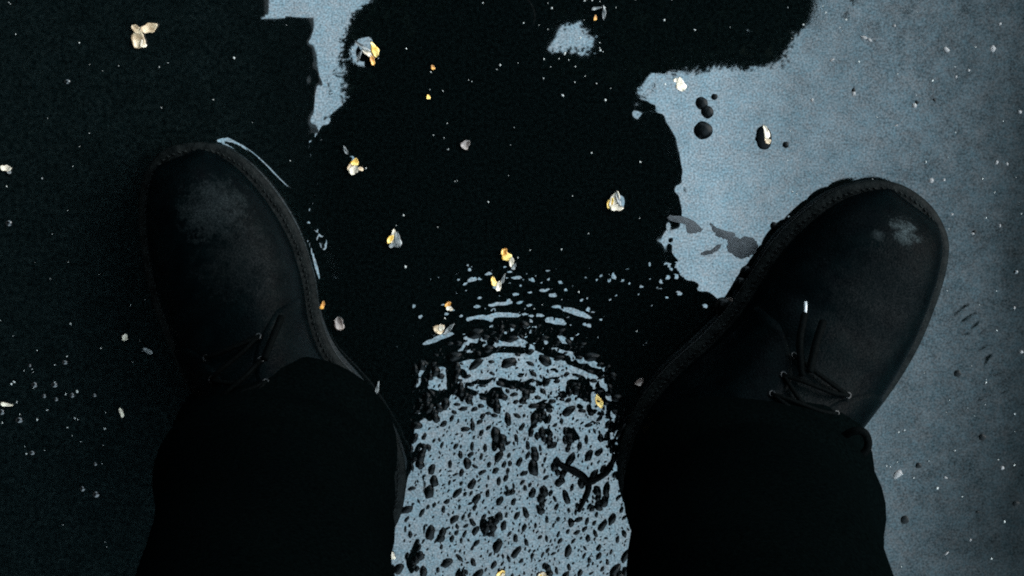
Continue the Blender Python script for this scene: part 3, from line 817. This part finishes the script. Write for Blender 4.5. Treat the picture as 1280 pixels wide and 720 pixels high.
# half-rotten leaf scraps near the surface
def scrap(poly, lab, seed):
    pts = catmull([(x, y, 0) for x, y in poly], 5, True); c = sum(pts, Vector())/len(pts); m = MB(); rg = np.random.default_rng(seed); top = []; bot = []
    cw = G(c.x, c.y)
    for q in pts:
        j = rg.normal(0, .8, 2); w = G(q.x+j[0], q.y+j[1]); top.append((w.x-cw.x, w.y-cw.y, .0009)); bot.append((w.x-cw.x, w.y-cw.y, .0002))
    n = len(top); m.add(top+bot+[(0, 0, .0011)], [(i, (i+1) % n, 2*n) for i in range(n)]+[(i, i+n, (i+1) % n+n, (i+1) % n) for i in range(n)])
    o = m.obj('scrap_or_dimple', M_scrap, None, smooth=False); o.location = (cw.x, cw.y, .0003); return tag(o, lab, 'leaf scrap', 'rotten leaf scraps on the sky reflection')
scrap([(835,270),(852,270),(868,277),(877,287),(868,292),(858,290),(864,283),(852,278),(838,276)], 'hooked grey leaf scrap at the edge of the dark reflection', 1)
scrap([(887,280),(903,288),(918,292),(916,299),(904,298),(894,292)], 'narrow grey leaf scrap pointing to a broader one', 2)
scrap([(912,300),(930,296),(944,300),(946,312),(936,321),(922,322),(911,314)], 'broad grey leaf scrap near the bright-toed boot', 3)
scrap([(877,316),(888,312),(899,306),(900,310),(890,317),(880,319)], 'thin sliver of grey leaf near the bright-toed boot', 4)
for k, (lab, px, py, r) in enumerate([('black clod of dirt against the bright-toed boot, upper one', 933, 340, 8), ('black clod of dirt below another against the bright-toed boot', 926, 355, 9), ('wide black clod of dirt holding a brown petal crumb', 905, 384, 13)]):
    p = G(px, py); o = blob('dirt_clod', r*MPP, M_stone, 20+k, .5); o.location = (p.x, p.y, .0005); tag(o, lab, 'clod')
# forked twig
tw = MB(); z = .003
def T(px, py, zz=.003): v = G(px, py, zz); return v
tw.tube(catmull([T(694,574), T(703,583), T(716,589), T(728,596), T(735,604)], 5), [0.00172]*5+[0.00203]*5+[0.00234]*5+[0.00234]*5+[.0026], 7)
tw.tube(catmull([T(733,604), T(745,600), T(757,592), T(765,580), T(768,572,.006)], 5), [0.00218]*5+[0.00172]*5+[0.00203]*5+[0.00156]*5+[.0012], 7)
tw.tube(catmull([T(736,602), T(735,614), T(730,626), T(723,640)], 5), [0.00234]*5+[0.00203]*5+[0.00156]*5+[.001], 7)
tag(tw.obj('twig', M_twig), 'short forked black twig lying on the stony strip', 'twig')
# air bubbles, each a wet dome
BUB = [(84,102,4),(11,279,4.5),(81,453,4),(43,481,4),(55,495,3),(68,481,4.5),(24,525,5),(90,494,3.5),(120,618,4.5),(103,611,3.5),(119,580,2.5),(40,566,4),(70,499,3),(2,515,4),(1270,340,3),(37,457,2.5),(118,494,3)]
BUB_LABEL = {(84,102): 'lone tiny air bubble on dark ground below the pair of cream petals', (11,279): 'lone tiny air bubble below the small white petal far under the canopy',
  (1270,340): 'lone tiny air bubble on the wet ground beyond the bright-toed boot', (120,618): 'larger of two close air bubbles beside the black trouser leg', (103,611): 'smaller of two close air bubbles beside the black trouser leg',
  (119,580): 'very small lone air bubble above two close ones beside the trouser leg', (40,566): 'lone air bubble between the bubble cluster and the two close bubbles'}
bm_ = MB()
rr = [[(math.cos(a)*math.cos(2*PI*k/14), math.cos(a)*math.sin(2*PI*k/14), math.sin(a)) for k in range(14)] for a in np.linspace(0, PI/2*.93, 7)]
bm_.rings(rr, False, True)
M_bub = simple('bubble_skin', (0.001, 0.0014, 0.0015), (0.002, 0.0025, 0.0026), 0.08, 100, 0.4)
bub0 = None
for (px, py, r) in BUB:
    p = G(px, py)
    if bub0 is None: o = bub0 = bm_.obj('air_bubble', M_bub)
    else: o = link(bub0.copy())
    o.location = (p.x, p.y, -.0001); o.scale = (r*MPP, r*MPP*rng.uniform(.7, 1), r*MPP*.6)
    tag(o, BUB_LABEL.get((px, py), 'tiny round air bubble in the loose cluster around the white petal strip'), 'bubble', 'air bubbles on the water')
# specks of dust and pollen floating everywhere, and painted sky glints of foliage gaps
sp = MB()
def specks(n, f, lo, hi):
    for _ in range(n):
        x, y = f(); p = G(x, y); r = rng.uniform(lo, hi)*MPP*(1.5 if rng.random() < .12 else 1); q = rng.uniform(.4, 1)
        a = rng.uniform(0, PI); k5 = 6; base = [(r*math.cos(2*PI*k/k5), r*q*math.sin(2*PI*k/k5)) for k in range(k5)]
        pts = [(p.x+x_*math.cos(a)-y_*math.sin(a), p.y+x_*math.sin(a)+y_*math.cos(a)) for x_, y_ in base]
        sp.add([(x_, y_, .0002) for x_, y_ in pts]+[(p.x+(x_-p.x)*.5, p.y+(y_-p.y)*.5, .0002+r*.7) for x_, y_ in pts],
               [(i, (i+1) % 6, 6+(i+1) % 6, 6+i) for i in range(6)]+[tuple(range(6, 12))])
specks(46, lambda: (rng.normal(735, 70), rng.uniform(-5, 120)), .6, 1.6)  # pale specks standing in for sky seen through foliage gaps
specks(40, lambda: (rng.uniform(440, 830), rng.uniform(60, 420)), .6, 1.5)
specks(70, lambda: (rng.uniform(0, 380), rng.uniform(0, 715)), .5, 1.2)
specks(26, lambda: (rng.normal(70, 45), rng.normal(500, 40)), .7, 1.7)
specks(90, lambda: (rng.uniform(980, 1280), rng.uniform(0, 715)), .5, 1.5)
tag(sp.obj('specks_and_sky_glints', M_fleck), 'pale specks of dust and pollen floating on the water, some painted as sky glints between leaves', 'specks', kind='stuff')

# ------------------------------------------------------------------ the tree overhead, seen in the water
TH = 5.0; K = (CAM_H+TH)/CAM_H
def up(px, py, h=TH): v = G(px, py); k = (CAM_H+h)/CAM_H; return (v.x*k, v.y*k)
CROWN = [(468,-2),(441,18),(427,45),(431,90),(435,150),(450,190),(440,330),(800,330),(806,200),(792,165),(786,140),(800,122),(810,97),(850,87),(900,84),(970,80),(984,46),(1008,22),(1010,-2),(1060,-70),(1120,-300),(1000,-700),(520,-720),(430,-330),(500,-70)]  # lower lobe added to close sky gaps in the reflected figure
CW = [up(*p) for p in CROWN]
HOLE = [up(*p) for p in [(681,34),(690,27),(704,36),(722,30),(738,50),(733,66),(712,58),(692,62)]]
tree = empty('street_tree', (0.9, 2.6, 0)); tag(tree, 'leafy tree reaching over the puddle, seen as a dark reflection', 'tree')
def tchild(o): o.matrix_parent_inverse = Matrix.Translation((-.9, -2.6, 0)); return o
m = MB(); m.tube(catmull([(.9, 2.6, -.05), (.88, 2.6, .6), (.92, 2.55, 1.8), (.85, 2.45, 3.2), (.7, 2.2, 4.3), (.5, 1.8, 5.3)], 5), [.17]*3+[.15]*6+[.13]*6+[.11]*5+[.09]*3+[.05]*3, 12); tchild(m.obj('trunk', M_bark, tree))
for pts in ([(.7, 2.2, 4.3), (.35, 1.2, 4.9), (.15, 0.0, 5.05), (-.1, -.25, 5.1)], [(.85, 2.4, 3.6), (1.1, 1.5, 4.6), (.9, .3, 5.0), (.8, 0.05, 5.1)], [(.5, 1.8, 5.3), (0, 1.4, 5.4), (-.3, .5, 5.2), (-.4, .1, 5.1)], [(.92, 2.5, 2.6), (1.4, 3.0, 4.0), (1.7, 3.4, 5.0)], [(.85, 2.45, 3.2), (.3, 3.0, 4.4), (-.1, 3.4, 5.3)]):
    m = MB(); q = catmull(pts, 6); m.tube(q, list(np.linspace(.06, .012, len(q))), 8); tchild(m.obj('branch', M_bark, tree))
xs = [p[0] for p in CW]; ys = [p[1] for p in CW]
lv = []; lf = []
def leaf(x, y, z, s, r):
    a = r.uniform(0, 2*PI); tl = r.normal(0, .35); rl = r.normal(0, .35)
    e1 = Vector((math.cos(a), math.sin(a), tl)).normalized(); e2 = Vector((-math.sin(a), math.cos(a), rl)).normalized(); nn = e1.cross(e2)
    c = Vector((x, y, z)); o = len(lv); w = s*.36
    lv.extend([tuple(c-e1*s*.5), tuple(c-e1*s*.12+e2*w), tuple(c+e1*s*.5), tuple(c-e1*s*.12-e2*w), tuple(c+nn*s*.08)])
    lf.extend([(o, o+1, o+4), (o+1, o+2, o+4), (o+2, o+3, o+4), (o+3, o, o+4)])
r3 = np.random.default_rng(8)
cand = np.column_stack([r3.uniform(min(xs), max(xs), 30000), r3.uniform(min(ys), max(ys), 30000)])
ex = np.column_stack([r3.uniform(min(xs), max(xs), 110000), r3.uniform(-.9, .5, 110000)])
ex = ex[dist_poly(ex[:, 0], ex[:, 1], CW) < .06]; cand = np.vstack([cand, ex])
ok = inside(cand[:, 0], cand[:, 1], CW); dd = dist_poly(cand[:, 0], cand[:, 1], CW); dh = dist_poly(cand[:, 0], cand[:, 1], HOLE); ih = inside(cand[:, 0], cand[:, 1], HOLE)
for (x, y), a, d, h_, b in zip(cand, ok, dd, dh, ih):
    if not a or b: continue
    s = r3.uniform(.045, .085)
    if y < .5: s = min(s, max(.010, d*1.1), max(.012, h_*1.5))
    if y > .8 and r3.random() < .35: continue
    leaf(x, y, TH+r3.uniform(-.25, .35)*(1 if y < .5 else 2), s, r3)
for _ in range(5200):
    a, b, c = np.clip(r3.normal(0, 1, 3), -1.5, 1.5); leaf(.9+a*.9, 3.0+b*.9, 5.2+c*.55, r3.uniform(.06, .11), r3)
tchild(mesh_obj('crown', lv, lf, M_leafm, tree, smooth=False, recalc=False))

# ------------------------------------------------------------------ the canopy and its building
CZ = 3.2
e1 = G(388, 200).x*(CAM_H+CZ)/CAM_H; e2 = G(330, 200).x*(CAM_H+CZ)/CAM_H; yk = G(640, 25).y*(CAM_H+CZ)/CAM_H
canopy = empty('canopy', (-1.5, 0, 0)); tag(canopy, 'dark flat canopy roof over the footpath, seen as a dark reflection', 'canopy')
def cchild(o): o.matrix_parent_inverse = Matrix.Translation((1.5, 0, 0)); return o
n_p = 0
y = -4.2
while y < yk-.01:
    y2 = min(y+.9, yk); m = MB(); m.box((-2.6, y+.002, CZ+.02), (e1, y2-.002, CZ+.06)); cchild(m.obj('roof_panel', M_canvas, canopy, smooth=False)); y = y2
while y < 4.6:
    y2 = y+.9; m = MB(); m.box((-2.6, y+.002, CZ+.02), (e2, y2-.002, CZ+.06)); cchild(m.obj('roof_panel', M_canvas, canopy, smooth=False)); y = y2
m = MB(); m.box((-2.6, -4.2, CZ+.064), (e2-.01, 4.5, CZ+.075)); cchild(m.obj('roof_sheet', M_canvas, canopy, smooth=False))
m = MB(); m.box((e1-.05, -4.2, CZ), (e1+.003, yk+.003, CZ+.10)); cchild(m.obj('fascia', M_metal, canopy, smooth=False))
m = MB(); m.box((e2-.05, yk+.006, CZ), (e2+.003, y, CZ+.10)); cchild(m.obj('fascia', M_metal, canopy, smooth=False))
for py_ in (-3.8, 3.9):
    m = MB(); m.box((e2-.25, py_-.04, 0), (e2-.17, py_+.04, CZ+.019)); cchild(m.obj('post', M_metal, canopy, smooth=False))
bld = empty('building', (-2.8, 0, 0)); tag(bld, 'dark rendered shop building carrying the flat canopy', 'building')
def bchild(o): o.matrix_parent_inverse = Matrix.Translation((2.8, 0, 0)); return o
m = MB(); m.box((-6, -6, -.05), (-2.603, 6, 4.2)); bchild(m.obj('wall', M_wall, bld, smooth=False))
for y0 in (-3.5, 1.0):
    m = MB(); m.box((-2.601, y0, .6), (-2.56, y0+2.2, 2.5)); w_ = bchild(m.obj('window', M_metal, bld, smooth=False))
    m = MB(); m.box((-2.559, y0+.06, .66), (-2.553, y0+2.14, 2.44)); m.obj('pane', M_pane, w_, smooth=False)
m = MB(); m.box((-2.601, -.6, 0), (-2.55, .4, 2.2)); bchild(m.obj('door', M_metal, bld, smooth=False))
